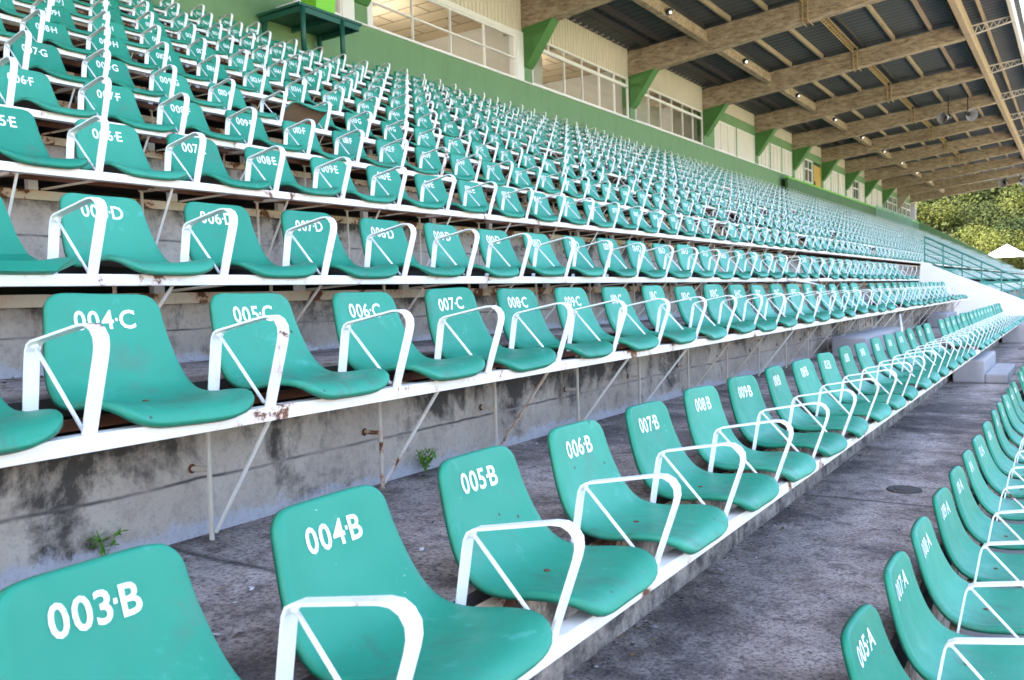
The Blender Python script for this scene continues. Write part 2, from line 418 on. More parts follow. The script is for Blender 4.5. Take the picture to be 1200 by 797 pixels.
# ------------------------------------------------------------------ seat meshes
PROF = [(-.166,.104),(-.156,.068),(-.140,.012),(-.119,-.045),(-.094,-.095),(-.060,-.133),(-.010,-.155),(.050,-.162),(.115,-.159),(.178,-.156),(.220,-.162),(.244,-.178),(.252,-.193)]
HW =   [.146,.149,.156,.166,.175,.182,.186,.188,.189,.188,.185,.181,.178]
def cr(p, t):
    n = len(p)-1; f = min(max(t,0),1)*n; i = min(int(f), n-1); u = f-i
    a = p[max(i-1,0)]; b = p[i]; c = p[i+1]; d = p[min(i+2,n)]
    return 0.5*((2*b)+(-a+c)*u+(2*a-5*b+4*c-d)*u*u+(-a+3*b-3*c+d)*u*u*u)
PX = [p[0] for p in PROF]; PZ = [p[1] for p in PROF]
NT = 200
TAB = [(cr(PX,k/NT), cr(PZ,k/NT), cr(HW,k/NT)) for k in range(NT+1)]
ARC = [0.0]
for k in range(NT): ARC.append(ARC[-1] + math.hypot(TAB[k+1][0]-TAB[k][0], TAB[k+1][1]-TAB[k][1]))
AL = ARC[-1]
def at_s(s):
    s = min(max(s, 0), AL)
    lo = 0
    while lo < NT-1 and ARC[lo+1] < s: lo += 1
    u = (s-ARC[lo])/max(1e-9, ARC[lo+1]-ARC[lo]); a, b = TAB[lo], TAB[lo+1]
    tx, tz = b[0]-a[0], b[1]-a[1]; L = math.hypot(tx, tz)
    return a[0]+(b[0]-a[0])*u, a[1]+(b[1]-a[1])*u, a[2]+(b[2]-a[2])*u, -tz/L, tx/L   # x,z,halfwidth,nx,nz
def surf(y, s, off=0.0):
    x, z, hw, nx, nz = at_s(s)
    u = y/hw
    # dished back (edges wrap forward), pan edges lift slightly
    back = max(0.0, 1 - s/(AL*.62)); cup = .012*u*u*(0.4+0.6*back) - 0.004
    if s > AL*.5: cup += .016*u*u*math.sin(math.pi*(s/AL-.5)/.5*.8)
    if s < .06: cup -= .010*(1-u*u)*(1-s/.06)**2*0
    o = off + cup
    return (x + nx*o, y, z + nz*o)
def hw_round(s):
    x, z, hw, nx, nz = at_s(s); r1, r2 = .044, .085
    if s < r1: return hw - r1 + math.sqrt(max(0, r1*r1-(r1-s)**2))
    if s > AL-r2: return hw - r2 + math.sqrt(max(0, r2*r2-(r2-(AL-s))**2))
    return hw
def shell_mesh(nu, ss, name, thick=True, mats=(PL, BACK), only=None):
    mb = MB() if only is None else only
    b0 = len(mb.v)
    us = [-1 + 2*i/nu for i in range(nu+1)]
    rows = []
    for s in ss:
        h = hw_round(s); rows.append([surf(u*h, s) for u in us])
    ns, nn = len(ss), nu+1
    V = [p for r in rows for p in r]
    F = [(j*nn+i, j*nn+i+1, (j+1)*nn+i+1, (j+1)*nn+i) for j in range(ns-1) for i in range(nu)]
    if not thick:
        # one flange ring
        loop = [i for i in range(nn)] + [j*nn+nu for j in range(1, ns)] + [(ns-1)*nn+i for i in range(nu-1, -1, -1)] + [j*nn for j in range(ns-2, 0, -1)]
        k0 = len(V)
        for idx in loop:
            j = idx//nn; x, z, hw, nx, nz = at_s(ss[j]); p = V[idx]
            V.append((p[0]-nx*.022, p[1]*1.02, p[2]-nz*.022))
        L = len(loop)
        F += [(loop[k], k0+k, k0+(k+1)%L, loop[(k+1)%L]) for k in range(L)]
        mb.add(V, F, 0); return mb
    MI = [0]*len(F)
    loop = [i for i in range(nn)] + [j*nn+nu for j in range(1, ns)] + [(ns-1)*nn+i for i in range(nu-1, -1, -1)] + [j*nn for j in range(ns-2, 0, -1)]
    L = len(loop)
    # outward direction in the surface at the border
    cen_s = AL*.5
    prevring = loop
    def out_dir(idx):
        j = idx//nn; i = idx % nn
        s = ss[j]; ey = 0; es = 0
        if i == 0: ey = -1
        if i == nu: ey = 1
        if s < .05: es = -1*(1-s/.05)
        if s > AL-.06: es = 1*(1-(AL-s)/.06)
        if j in (0, ns-1): ey = us[i]**5
        L_ = math.hypot(ey, es) or 1
        return ey/L_, es/L_
    for (out, dn) in ((.0035, .0025), (.0065, .008), (.0075, .019)):
        k0 = len(V)
        for idx in loop:
            j = idx//nn; x, z, hw, nx, nz = at_s(ss[j]); p = V[idx]; ey, es = out_dir(idx)
            tx, tz = nz, -nx
            V.append((p[0]-nx*dn+tx*es*out, p[1]+ey*out, p[2]-nz*dn+tz*es*out))
        ring = list(range(k0, k0+L))
        F += [(prevring[k], ring[k], ring[(k+1)%L], prevring[(k+1)%L]) for k in range(L)]; MI += [0]*L
        prevring = ring
    # inner sheet
    k0 = len(V)
    for j, s in enumerate(ss):
        h = hw_round(s)*.985
        for u in us: V.append(surf(u*h, s, -.006))
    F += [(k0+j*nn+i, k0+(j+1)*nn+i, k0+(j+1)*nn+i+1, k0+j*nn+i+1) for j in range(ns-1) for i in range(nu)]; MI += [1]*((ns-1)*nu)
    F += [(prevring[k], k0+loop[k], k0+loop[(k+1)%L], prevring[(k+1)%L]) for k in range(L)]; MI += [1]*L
    me = bpy.data.meshes.new(name); me.from_pydata(V, [], F)
    for m in mats: me.materials.append(m)
    me.polygons.foreach_set('material_index', MI); me.polygons.foreach_set('use_smooth', [True]*len(F)); me.update()
    return me
SS = [0, .003, .009, .019, .031, .044] + [.044 + (AL-.129)*k/19 for k in range(1, 19)] + [AL-.085, AL-.062, AL-.042, AL-.026, AL-.013, AL-.005, AL-.001, AL]
SHELL = shell_mesh(16, SS, 'shell')
SHELLT = shell_mesh(16, SS, 'shell', mats=(PL, TIPPED))

def arm_path():
    """centre line of the bent flat bar in the x,z plane (origin: rear bend)"""
    P = [(-.028,-.195),(-.002,-.045)]
    def arc(c, r, a0, a1, n):
        return [(c[0]+r*math.cos(a0+(a1-a0)*k/n), c[1]+r*math.sin(a0+(a1-a0)*k/n)) for k in range(n+1)]
    P += [(.003,-.022),(.011,-.007),(.026,.001)]
    P += [(.215,.036)]
    P += [(.240,.036),(.258,.027),(.270,.010),(.271,-.010),(.266,-.030)]
    P += [(.205,-.200)]
    return P
def arm_mesh():
    P = arm_path(); mb = MB(); t = .0032; wd = .0175
    V = []
    for i, (x, z) in enumerate(P):
        a = P[max(i-1,0)]; b = P[min(i+1,len(P)-1)]; dx, dz = b[0]-a[0], b[1]-a[1]; L = math.hypot(dx, dz); nx, nz = -dz/L, dx/L
        V += [(x+nx*t, -wd, z+nz*t), (x+nx*t, wd, z+nz*t), (x-nx*t, wd, z-nz*t), (x-nx*t, -wd, z-nz*t)]
    F = []
    for i in range(len(P)-1):
        for k in range(4): F.append((i*4+k, i*4+(k+1)%4, (i+1)*4+(k+1)%4, (i+1)*4+k))
    e = (len(P)-1)*4; F += [(3,2,1,0), (e,e+1,e+2,e+3)]
    mb.add(V, F, 0)
    return mb.mesh('armrest', WH, bevel=.0012)
ARM = arm_mesh()
_b = MB(); _b.tube([(.016,0,-.012),(.182,0,-.192)], .0048, 8); _b.sphere((.014,0,-.011), .009, 8, 5)
BRACE = _b.mesh('brace', WH, smooth=True)
_b = MB()
c = surf(.0, AL*.60, .0005); _b.sphere(c, .009, 10, 4, sq=(1,1,.35))
BOLTS = _b.mesh('bolt', RUST, smooth=True)

# glyphs from the built-in font, laid on the backrest
GLY = {}
def glyph(ch):
    if ch in GLY: return GLY[ch]
    cu = bpy.data.curves.new('glyph', 'FONT'); cu.body = ch; cu.size = 1.0; cu.offset = 0.019; cu.resolution_u = 3
    ob = bpy.data.objects.new('glyph', cu); COL.objects.link(ob)
    bpy.context.view_layer.update()
    me = bpy.data.meshes.new_from_object(ob.evaluated_get(bpy.context.evaluated_depsgraph_get()))
    bm = bmesh.new(); bm.from_mesh(me)
    bmesh.ops.triangulate(bm, faces=bm.faces)
    V = [tuple(v.co) for v in bm.verts]; F = [tuple(v.index for v in f.verts) for f in bm.faces]
    bm.free(); bpy.data.meshes.remove(me)
    bpy.data.objects.remove(ob); bpy.data.curves.remove(cu)
    x0 = min(v[0] for v in V); x1 = max(v[0] for v in V)
    GLY[ch] = ([(v[0]-x0, v[1]) for v in V], F, x1-x0); return GLY[ch]
def s_at_z(z):
    lo, hi = 0.0, AL*.5
    for _ in range(24):
        m = (lo+hi)/2
        if at_s(m)[1] > z: lo = m
        else: hi = m
    return lo
def number_mesh(txt, jit):
    rnd = random.Random(hash(txt) & 0xffff if False else sum(ord(c)*31**i for i, c in enumerate(txt)) % 9973)
    H = .050; sq = .97
    adv = 0; parts = []
    for ch in txt:
        if ch == '·':
            parts.append((None, adv+.0)); adv += .15
        else:
            V, F, wd = glyph(ch); parts.append((ch, adv)); adv += wd + .075
    k = H/.73; tw = (adv-.10)*k*sq
    ya = -tw/2 - .010 + rnd.uniform(-.006, .006); zb = .017 + rnd.uniform(-.004, .005); slant = rnd.uniform(-.02, .03)
    mb = MB()
    for ch, a in parts:
        dy, dz = rnd.uniform(-.001, .001), rnd.uniform(-.0015, .0015)
        if ch is None:
            V = [(-.005,.30),(.09,.30),(.09,.42),(-.005,.42)]; F = [(0,1,2,3)]
        else: V, F, wd = glyph(ch)
        Q = []
        for (vx, vy) in V:
            y = ya + (a+vx)*k*sq + dy; z = zb + vy*k + dz + (y-ya)*slant
            Q.append(surf(y, s_at_z(z), .0016))
        mb.add(Q, F)
    me = mb.mesh('seat_number', NUM)
    return me

# ------------------------------------------------------------------ seats
def low_arm(mb, ox, oy, oz, lod):
    P = arm_path(); P = [P[0], P[3], P[5], P[7], P[10], P[11]]
    V = []; t = .003; wd = .0175
    for i, (x, z) in enumerate(P):
        a = P[max(i-1,0)]; b = P[min(i+1,len(P)-1)]; dx, dz = b[0]-a[0], b[1]-a[1]; L = math.hypot(dx, dz); nx, nz = -dz/L, dx/L
        V += [(ox+x+nx*t, oy-wd, oz+z+nz*t), (ox+x+nx*t, oy+wd, oz+z+nz*t), (ox+x-nx*t, oy+wd, oz+z-nz*t), (ox+x-nx*t, oy-wd, oz+z-nz*t)]
    F = []
    for i in range(len(P)-1):
        for k in range(4): F.append((i*4+k, i*4+(k+1)%4, (i+1)*4+(k+1)%4, (i+1)*4+k))
    mb.add(V, F, 1)
    mb.bar((ox+.008,oy,oz-.012), (ox+.176,oy,oz-.192), .010, .010, mi=1)

ROWEND = 18.25
missing = {(3, 18), (2, 19), (1, 17), (4, 17), (4, 25), (5, 22), (6, 30), (0, 13), (7, 14)}
tipped = {(6, 3)}
slots = []
for r in range(13):
    yend = ROWEND if r < 4 else YB - .6
    k0 = int((-4 - Y0[r]) / PITCH)
    k = k0
    while Y0[r] + k*PITCH < yend:
        y = Y0[r] + k*PITCH
        if (r == 12 and 9.6 < y < 11.9) or (r == 0 and k < 0): k += 1; continue
        q = px((XR[r]+.05, y, ZR[r]-.05))
        if q and q[2] > .2 and -160/q[2]-40 < q[0] < 1240 + 60/q[2] and -120/q[2]-40 < q[1] < 800+220/q[2]+30:
            slots.append((q[2], r, k, y, q))
        k += 1
rnd = random.Random(11)
for r in range(4, 13):
    for k in range(16, 150):
        if rnd.random() < .02: missing.add((r, k))
inframe = [s for s in slots if -20 < s[4][0] < 1220 and -30 < s[4][1] < 830]
inframe.sort()
near = set((s[1], s[2]) for s in inframe[:300])
extra = set((s[1], s[2]) for s in slots if not (-20 < s[4][0] < 1220 and -30 < s[4][1] < 830) and s[0] < 2.5)
ORD = ['lowest row, at lower right', 'second row up', 'third row up', 'fourth row up', 'fifth row up', 'sixth row up', 'seventh row up', 'eighth row up', 'ninth row up', 'tenth row up', 'eleventh row up', 'twelfth row up', 'topmost row']
cnt = {}
stuff = MB(); SL = [0, .02, .05, AL*.3, AL*.42, AL*.55, AL*.75, AL*.9, AL]
SF = [0, .04, AL*.35, AL*.55, AL*.85, AL]
def ordinal(n):
    return "%d%s" % (n, 'th' if 10 <= n % 100 <= 20 else {1:'st',2:'nd',3:'rd'}.get(n % 10, 'th'))
bare_arms = []
slots.sort(key=lambda s: (s[1], s[2]))
for d, r, k, y, q in slots:
    if (r, k) in missing:
        bare_arms.append((r, y)); continue
    if (r, k) in near or (r, k) in extra:
        cnt[r] = cnt.get(r, 0) + 1
        n = N0[r] + k
        if r == 0 and k >= 1: n += 1
        n = max(n, 1)
        txt = "%03d·%s" % (n, LET[r])
        lab = "turquoise plastic seat stencilled %03d-%s, %s from the left in the %s" % (n, LET[r], ordinal(cnt[r]), ORD[r].replace(', at lower right', ''))
        if (r, k) in tipped:
            lab = "broken seat tipped back with its brown underside showing, seventh row up"
        t = thing('stadium_seat', lab, 'stadium seat', (XR[r], y, ZR[r]), 'numbered turquoise stadium seats')
        rr = random.Random(r*1000+k)
        sh = link('shell', SHELL if (r, k) not in tipped else SHELLT, t); sh.location = (.003, .016, 0)
        if (r, k) in tipped:
            sh.rotation_euler = (R(-4), R(-33), R(5)); sh.location = (.02, .0, -.04)
        else:
            sh.rotation_euler = (R(rr.gauss(0,.8)), R(rr.gauss(0,1.2)), R(rr.gauss(0,1.6)))
            nb = link('seat_number', number_mesh(txt, rr), t); nb.rotation_euler = sh.rotation_euler; nb.location = sh.location
        a = link('armrest', ARM, t, (0, -PITCH/2, 0)); a.rotation_euler = (R(rr.uniform(-.8,.8)), 0, R(rr.uniform(-1.5,1.5)))
        link('brace', BRACE, a)
        if d < 7 and (r, k) not in tipped: bo = link('bolt', BOLTS, t); bo.rotation_euler = sh.rotation_euler; bo.location = sh.location
    else:
        ss = SL if d < 22 else SF; nu = 5 if d < 22 else 3
        tmp = MB(); shell_mesh(nu, ss, '', thick=False, only=tmp)
        jx = rnd.uniform(-.008, .008); jy = rnd.uniform(-.012, .012); jt = rnd.uniform(-.03, .03)
        stuff.add([(v[0]+XR[r]+jx+v[2]*jt, v[1]+y+jy+.016, v[2]+ZR[r]) for v in tmp.v], tmp.f, 0)
        if d < 45:
            q4 = [(-.075,.060),(.055,.060),(.055,.022),(-.075,.022)]
            for (ya, yb) in ((-.085,-.060),(-.05,-.025),(-.015,.010),(.035,.065)):
                stuff.add([(lambda p: (p[0]+XR[r]+jx, p[1]+y+jy, p[2]+ZR[r]))(surf(yy, s_at_z(zz), .004)) for yy, zz in ((ya,.056),(yb,.056),(yb,.018),(ya,.018))], [(0,1,2,3)], 2)
        low_arm(stuff, XR[r], y-PITCH/2, ZR[r], 0)
# lower block beyond the white wall
for r in range(4):
    y = 25.0
    while y < 70:
        if rnd.random() > .03:
            tmp = MB(); shell_mesh(3, SF, '', thick=False, only=tmp)
            stuff.add([(v[0]+XR[r], v[1]+y, v[2]+ZR[r]) for v in tmp.v], tmp.f, 0)
        low_arm(stuff, XR[r], y-.25, ZR[r], 0)
        y += PITCH
o = stuff.build('distant_seats', [PL, WH, NUM]); 
tag(o, 'mass of small turquoise seats with white armrests filling the far upper rows', 'seating', kind='stuff')

# ------------------------------------------------------------------ row frames
for r in range(13):
    yend = ROWEND + .2 if r < 4 else YB - .4
    ystart = {0: 1.9, 1: -.8}.get(r, -3.0)
    x, z = XR[r], ZR[r]
    t = thing('seat_rail', "white rust-flecked steel rail carrying the seats of the %s" % ORD[r], 'seat rail', (x, ystart, z), 'long seat rails of the terrace')
    y_ = ystart
    b = MB()
    y = 0.0; L = yend - ystart
    b.box(.178, .222, 0, L, -.238, -.200)
    b.build('front_bar', BAR, t, bevel=.003)
    b = MB(); dx = .03 if r == 1 else 0; b.box(-.062+dx, -.030+dx, 0, L, -.222, -.196)
    b.build('rear_bar', RUSTY if r in (0, 1) else RUST, t)  # from the third row up, dark colour stands in for under-seat shade
    # rusty ledge angle on the riser edge
    if r > 1:
        b = MB(); b.box(-.158, -.135, 0, L, -.298, -.256); b.box(-.20, -.158, 0, L, -.2595, -.254)
        b.build('ledge_angle', RUSTY, t)
    if 1 < r < 9:
        ymax = 18 if r in (1, 2) else (14 if r < 5 else 16)
        yy = 4.55-.72*6 if r == 2 else .27 + (0.07*r) % .3; k = 0
        foot = (FZ[r-1] if r > 0 else GROUND) - z
        while yy + ystart < ymax:
            q = px((x, yy+ystart, z-.3))
            if q and -80 < q[0] < 1300 and q[1] < 900:
                rq = random.Random(r*77+k)
                pb = MB(); pb.tube([(-.09, yy, -.21), (-.09+rq.uniform(-.004,.004), yy+rq.uniform(-.008,.008), foot)], .0075, 7)
                pb.tube([(-.09, yy, -.40), (-.158, yy-.01, -.40)], .008, 6)
                pb.bar((-.11, yy+.01, -.218), (.18, yy+.01, -.228), .03, .014)
                pb.build('post', POST, t, smooth=False)
                rb = MB(); rb.sphere((-.157, yy-.01, -.40), .013, 9, 6, sq=(.35,1,1.1)); rb.build('anchor', RUST, t, smooth=True)
                db = MB(); db.tube([(-.09, yy+.012, foot+.02), (.185, yy+rq.uniform(-.02,.05), -.236)], .0062, 7)
                db.build('diagonal_brace', POST if rq.random() < .35 else BAR, t)
                if r > 2:
                    sb = MB(); sb.box(-.15, -.12, yy+.18, yy+.225, -.256, -.20); sb.build('stub_post', TRUSS, t)
                    cb = MB(); cb.tube([(-.14, yy+.25, -.25), (.19, yy+.36, -.225)], .006, 6); cb.build('tie_bar', POST, t)
            yy += .72; k += 1
    for (rr_, ya) in bare_arms:
        if rr_ == r and ya < 22:
            a = link('bare_armrest', ARM, t, (0, ya-.25-ystart, 0)); link('brace', BRACE, a)

# ------------------------------------------------------------------ press building behind the top row
BY = [-23.9, -17.8, -11.7, -5.6, .4, 6.5, 12.45, 18.5, 24.57, 30.85, 36.95, 42.7, 48.3, 53.9, 59.4, 65.3, 71.2, 77.2]     # near faces of the beams
BT = .36
def zsheet(x): return 7.57 + .082*(x - XW)
def zbot(x): return 6.73 + .113*(x - XW)
bld = thing('press_building', 'green-walled press gallery with glazed rooms along the top of the stand', 'building', (XW, 30, FZ[12]))
def P(mb, name, mat, parent=bld, **kw):
    o = mb.build(name, mat, parent, **kw)
    if parent is bld: o.location = -bld.location
    return o
w = MB(); w.box(XW-.28, XW, YA, YB+2, FZ[12]-3.0, 5.395); P(w, 'wall', GREEN)
w = MB(); w.box(XW-.30, XW+.035, YA, 41.0, 5.395, 5.425); P(w, 'sill', FRAME)
# end wall of the block and back
w = MB(); w.box(-17.0, -16.8, YA, YB+2, GROUND, 7.4); w.box(-17.0, XW-.28, YB+1.8, YB+2, GROUND, 7.2); w.box(-17.0, XW-.28, YA-.2, YA, GROUND, 7.2)
P(w, 'rear_wall', INTW)
w = MB(); w.box(-16.8, XW-.28, YA, YB+1.8, 4.40, 4.50); P(w, 'room_floor', CONC)
w = MB(); w.box(-16.8, XW-.10, YA, YB+1.8, 7.02, 7.08); P(w, 'room_ceiling', CEIL)
w = MB(); w.box(-17.3, XW-.02, YA-.3, YB+2.2, 7.62, 7.70); P(w, 'roof_slab', CONC)

def window(y0, y1, z0, z1, muls, trans, th=.045, x=XW-.02, subtrans=None, name='window', pane=True, tr_th=None):
    b = MB(); d = .05
    b.box(x-d, x+.012, y0, y0+th, z0, z1); b.box(x-d, x+.012, y1-th, y1, z0, z1)
    b.box(x-d, x+.010, y0+th, y1-th, z1-th, z1); b.box(x-d, x+.010, y0+th, y1-th, z0, z0+th)
    for m in muls: b.box(x-d+.004, x+.008, m-th*.4, m+th*.4, z0+th, z1-th)
    for tz in trans: b.box(x-d+.008, x+.014, y0+th, y1-th, tz-(tr_th or th)*.5, tz+(tr_th or th)*.5)
    f = P(b, name, FRAME)
    if pane:
        g = MB(); g.box(x-.030, x-.024, y0+th*.5, y1-th*.5, z0+th*.5, z1-th*.5)
        link('pane', g.mesh('pane', GLASS), f)
    return f
for i in range(len(BY)-1):
    y0, y1 = BY[i]+BT, BY[i+1]
    if y1 < YA+2: continue
    y0 = max(y0, YA)
    # pillar of the building, haunch under the beam
    far = BY[i] > 70
    b = MB(); b.prism([(XW-.25,5.78),(XW+.05,5.78),(XW+.20,5.95),(XW+.88,zbot(XW+.88)+.03),(XW-.25,6.74)], BY[i]+.004, BY[i]+BT-.004)
    P(b, 'haunch', GRBR if not far else CONC)
    b = MB(); b.box(XW-.25, XW+.012, BY[i]+.01, BY[i]+BT-.01, 5.427, 5.778); P(b, 'pillar', GREEN if not far else CONC)
    b = MB(); b.box(-16.8, XW-.29, BY[i]+.08, BY[i]+BT-.08, 4.5, 7.02); P(b, 'partition', INTW)
    full = BY[i] < 30
    ca, cb = (6.66, zsheet(XW)-.02) if full else (7.00, 7.52)
    if 12 <= BY[i] < 13: ca = 6.60
    # ribbed cladding
    b = MB(); n = int((y1-y0)/.15); V = []; F = []
    for k in range(n+1):
        ya = y0 + (y1-y0)*k/n
        for (dy, dx) in ((0,0),(.06,0),(.075,.03),(.135,.03)):
            yy = min(ya+dy, y1); V += [(XW-.055+dx, yy, ca), (XW-.055+dx, yy, cb)]
    for k in range(len(V)//2-1): F.append((2*k, 2*k+2, 2*k+3, 2*k+1))
    b.add(V, F); P(b, 'ribbed_cladding', CREAM)
    if BY[i] < 13:          # first big glazed room
        step = (y1-.32-y0-.05)/4
        b = MB(); b.box(XW-.2, XW+.015, y1-.33, y1-.004, 5.43, 6.62); P(b, 'jamb_post', FRAME)
        b = MB(); b.box(XW-.2, XW+.012, y0+.0, y0+.14, 5.43, 6.62); P(b, 'jamb_post', FRAME)
        b = MB(); b.box(XW-.12, XW+.02, y0+.14, y1-.33, 6.475, 6.60); P(b, 'head_rail', FRAME)
        window(y0+.14, y1-.33, 5.43, 6.475, [y0+.14+(y1-.47-y0)*q for q in (.245,.495,.745)], [5.93], .035)
    elif BY[i] < 20:
        window(y0+.06, y1-.03, 5.43, 6.66, [20.59,21.6,22.63,23.6], [6.40], .05, tr_th=.09)
        b = MB(); b.box(XW-.065, XW-.015, 19.75, 19.80, 6.445, 6.62); P(b, 'mullion', FRAME)
    elif BY[i] < 30:
        window(y0+.10, y1-.05, 5.43, 6.66, [26.05,27.0,27.95,28.9,29.85], [6.38], .05, tr_th=.085)
    elif BY[i] < 36:
        b = MB(); b.box(XW-.2, XW-.004, y0, y1, 6.60, 7.00); P(b, 'lintel', GREEN)
        b = MB(); b.box(XW-.2, XW-.006, y0, 32.0, 5.43, 6.6); P(b, 'wall_pier', GREEN)
        b = MB(); b.box(XW-.2, XW-.006, 34.45, 34.62, 5.43, 6.6); P(b, 'wall_pier', GREEN)
        f = window(32.0, 34.45, 5.43, 6.60, [32.8,33.6], [], .06, pane=False)
        g = MB(); g.box(XW-.06, XW-.05, 32.05, 34.40, 5.47, 6.56); link('blind', g.mesh('blind', PANEL), f)
        f = window(34.62, 36.9, 5.43, 6.60, [], [], .06, pane=False)
        g = MB(); g.box(XW-.06, XW-.05, 34.67, 36.85, 5.47, 6.56); link('blind', g.mesh('blind', PANEL), f)
    else:
        b = MB(); b.box(XW-.2, XW-.004, y0, y1, 6.60, 7.00); P(b, 'lintel', GREEN)
        wd = (y1-y0)/3.0
        for q in range(3):
            a0, a1 = y0+wd*q+.07, y0+wd*(q+1)-.13
            if i % 2 == 1 and q == 1 or BY[i] > 60:
                window(a0, a1, 5.43, 6.60, [(a0+a1)/2], [6.1], .06)
            elif 42 < BY[i] < 43 and q == 2:
                dr = MB(); dr.box(XW-.08, XW-.03, a0, a1, 4.6, 6.45); dr.box(XW-.03, XW-.02, a0+.1, a1-.1, 4.8, 6.3); d_ = P(dr, 'door', YDOOR)
                hd = MB(); hd.box(XW-.02, XW+.03, a0+.12, a0+.16, 5.4, 5.6); link('handle', hd.mesh('handle', BLACK), d_)
            else:
                f = window(a0, a1, 4.7 if BY[i] > 42 else 5.43, 6.60, [a0+(a1-a0)/3, a0+(a1-a0)*2/3], [], .05, pane=False)
                g = MB(); g.box(XW-.06, XW-.05, a0+.03, a1-.03, 4.73 if BY[i] > 42 else 5.46, 6.57); link('blind', g.mesh('blind', PANEL), f)
            b = MB(); b.box(XW-.2, XW-.006, a1, a1+.20 if q < 2 else y1, 4.5, 6.6); P(b, 'wall_pier', GREEN)
        if BY[i] < 43:
            pass
for (ya, yb, xx, z1) in ((19.0,20.45,-12.3,6.5),(20.75,21.5,-12.9,6.9),(26.2,27.8,-12.5,6.7),(28.2,30.4,-13.1,6.9)):
    b = MB(); b.box(xx-.05, xx, ya, yb, 4.5, z1); P(b, 'room_divider', INTW, bevel=.01)
# walkway parapet with a lime cap
wp = thing('walkway_parapet', 'low green walkway parapet with a bright lime cap below the far rooms', 'parapet', (XW+.3, 59, 4.22))
b = MB(); b.box(-.06, .06, -18.5, 20, 0, .92); b.build('wall', GREEND, wp)
b = MB(); b.box(-.09, .09, -18.5, 20, .922, .985); b.build('cap', LIME, wp)

# ------------------------------------------------------------------ roof
roof = thing('stand_roof', 'long cantilevered roof of brown board-marked beams over dark metal sheeting', 'roof', (XW, 30, 7.0))
def Q(mb, name, mat, **kw):
    o = mb.build(name, mat, roof, **kw); o.location = -roof.location; return o
for k, y in enumerate(BY):
    b = MB(); X1 = -3.04; n = 10
    top = [(XW-.6+(X1-XW+.6)*j/n, zsheet(XW-.6+(X1-XW+.6)*j/n)-.10) for j in range(n, -1, -1)]
    bot = [(XW-.6, zbot(XW-.6))] + [(XW+(X1-XW)*j/n, zbot(XW+(X1-XW)*j/n)) for j in range(n+1)]
    b.prism(bot+top, y, y+BT); Q(b, 'roof_beam', BEAM, bevel=.015)
    if y > 0:
        b = MB(); ya = y + BT/2
        T = lambda s_: (-3.0+1.25*s_, ya, 8.06+.10*s_); B_ = lambda s_: (-3.0+1.25*s_, ya, 7.76+.24*s_)
        b.bar(T(0), T(1), .05, .04); b.bar(B_(0), B_(1), .05, .04)
        for j in range(6): b.bar(B_(j/6), T((j+.5)/6), .03, .02); b.bar(T((j+.5)/6), B_((j+1)/6), .03, .02)
        b.bar(B_(0), T(0), .05, .05); Q(b, 'outrigger_truss', TRUSS)
ye0, ye1 = -24.5, 78.4
# profiled roof sheeting: ribs run up the slope
b = MB(); V = []; F = []; y = ye0; j = 0
xs = (-12.4, -9.5, -6.5, -3.5, -1.55)
prof = ((0,0),(.10,0),(.14,.035),(.22,.035),(.26,0))
ylist = []
while y < ye1:
    for dy, dz in prof[:-1]: ylist.append((y+dy, dz))
    y += .34
for yy, dz in ylist:
    for x in xs: V.append((x, yy, zsheet(x)+.04+dz))
nx_ = len(xs)
for a in range(len(ylist)-1):
    for c in range(nx_-1): F.append((a*nx_+c, a*nx_+c+1, (a+1)*nx_+c+1, (a+1)*nx_+c))
b.add(V, F); Q(b, 'roof_sheet', SHEET)
b = MB(); b.box(-12.4, -1.5, ye0, ye1, 0, .02); o = None
def purlin(x, dep, wd, mat, y0=ye0, y1=ye1, name='purlin'):
    b = MB(); zt = zsheet(x)+.035; b.box(x-wd/2, x+wd/2, y0, y1, zt-dep, zt); Q(b, name, mat)
for i in range(len(BY)-1):
    ya, yb = BY[i]+BT, BY[i+1]
    if yb < 6: continue
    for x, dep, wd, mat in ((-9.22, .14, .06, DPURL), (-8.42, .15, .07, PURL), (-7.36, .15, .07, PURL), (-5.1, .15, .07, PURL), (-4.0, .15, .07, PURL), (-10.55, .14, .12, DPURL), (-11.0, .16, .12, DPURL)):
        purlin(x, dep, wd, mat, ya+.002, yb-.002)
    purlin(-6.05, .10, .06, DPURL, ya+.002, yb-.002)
    b = MB(); b.box(-9.32, -9.12, ya+.002, yb-.002, 7.30, 7.60); Q(b, 'deep_purlin', BEAM)
b = MB(); b.box(-3.035, -2.86, ye0, ye1, 7.70, 8.10); Q(b, 'edge_girder', GIRD, bevel=.01)
b = MB(); b.box(-2.55, -2.49, ye0, ye1, 8.14, 8.30); Q(b, 'purlin', PURL)
b = MB(); b.box(-1.78, -1.68, ye0, ye1, 8.02, 8.42); Q(b, 'fascia', TRUSS)
b = MB(); b.box(-3.3, -3.22, ye0, ye1, 8.02, 8.16); Q(b, 'purlin', DPURL)

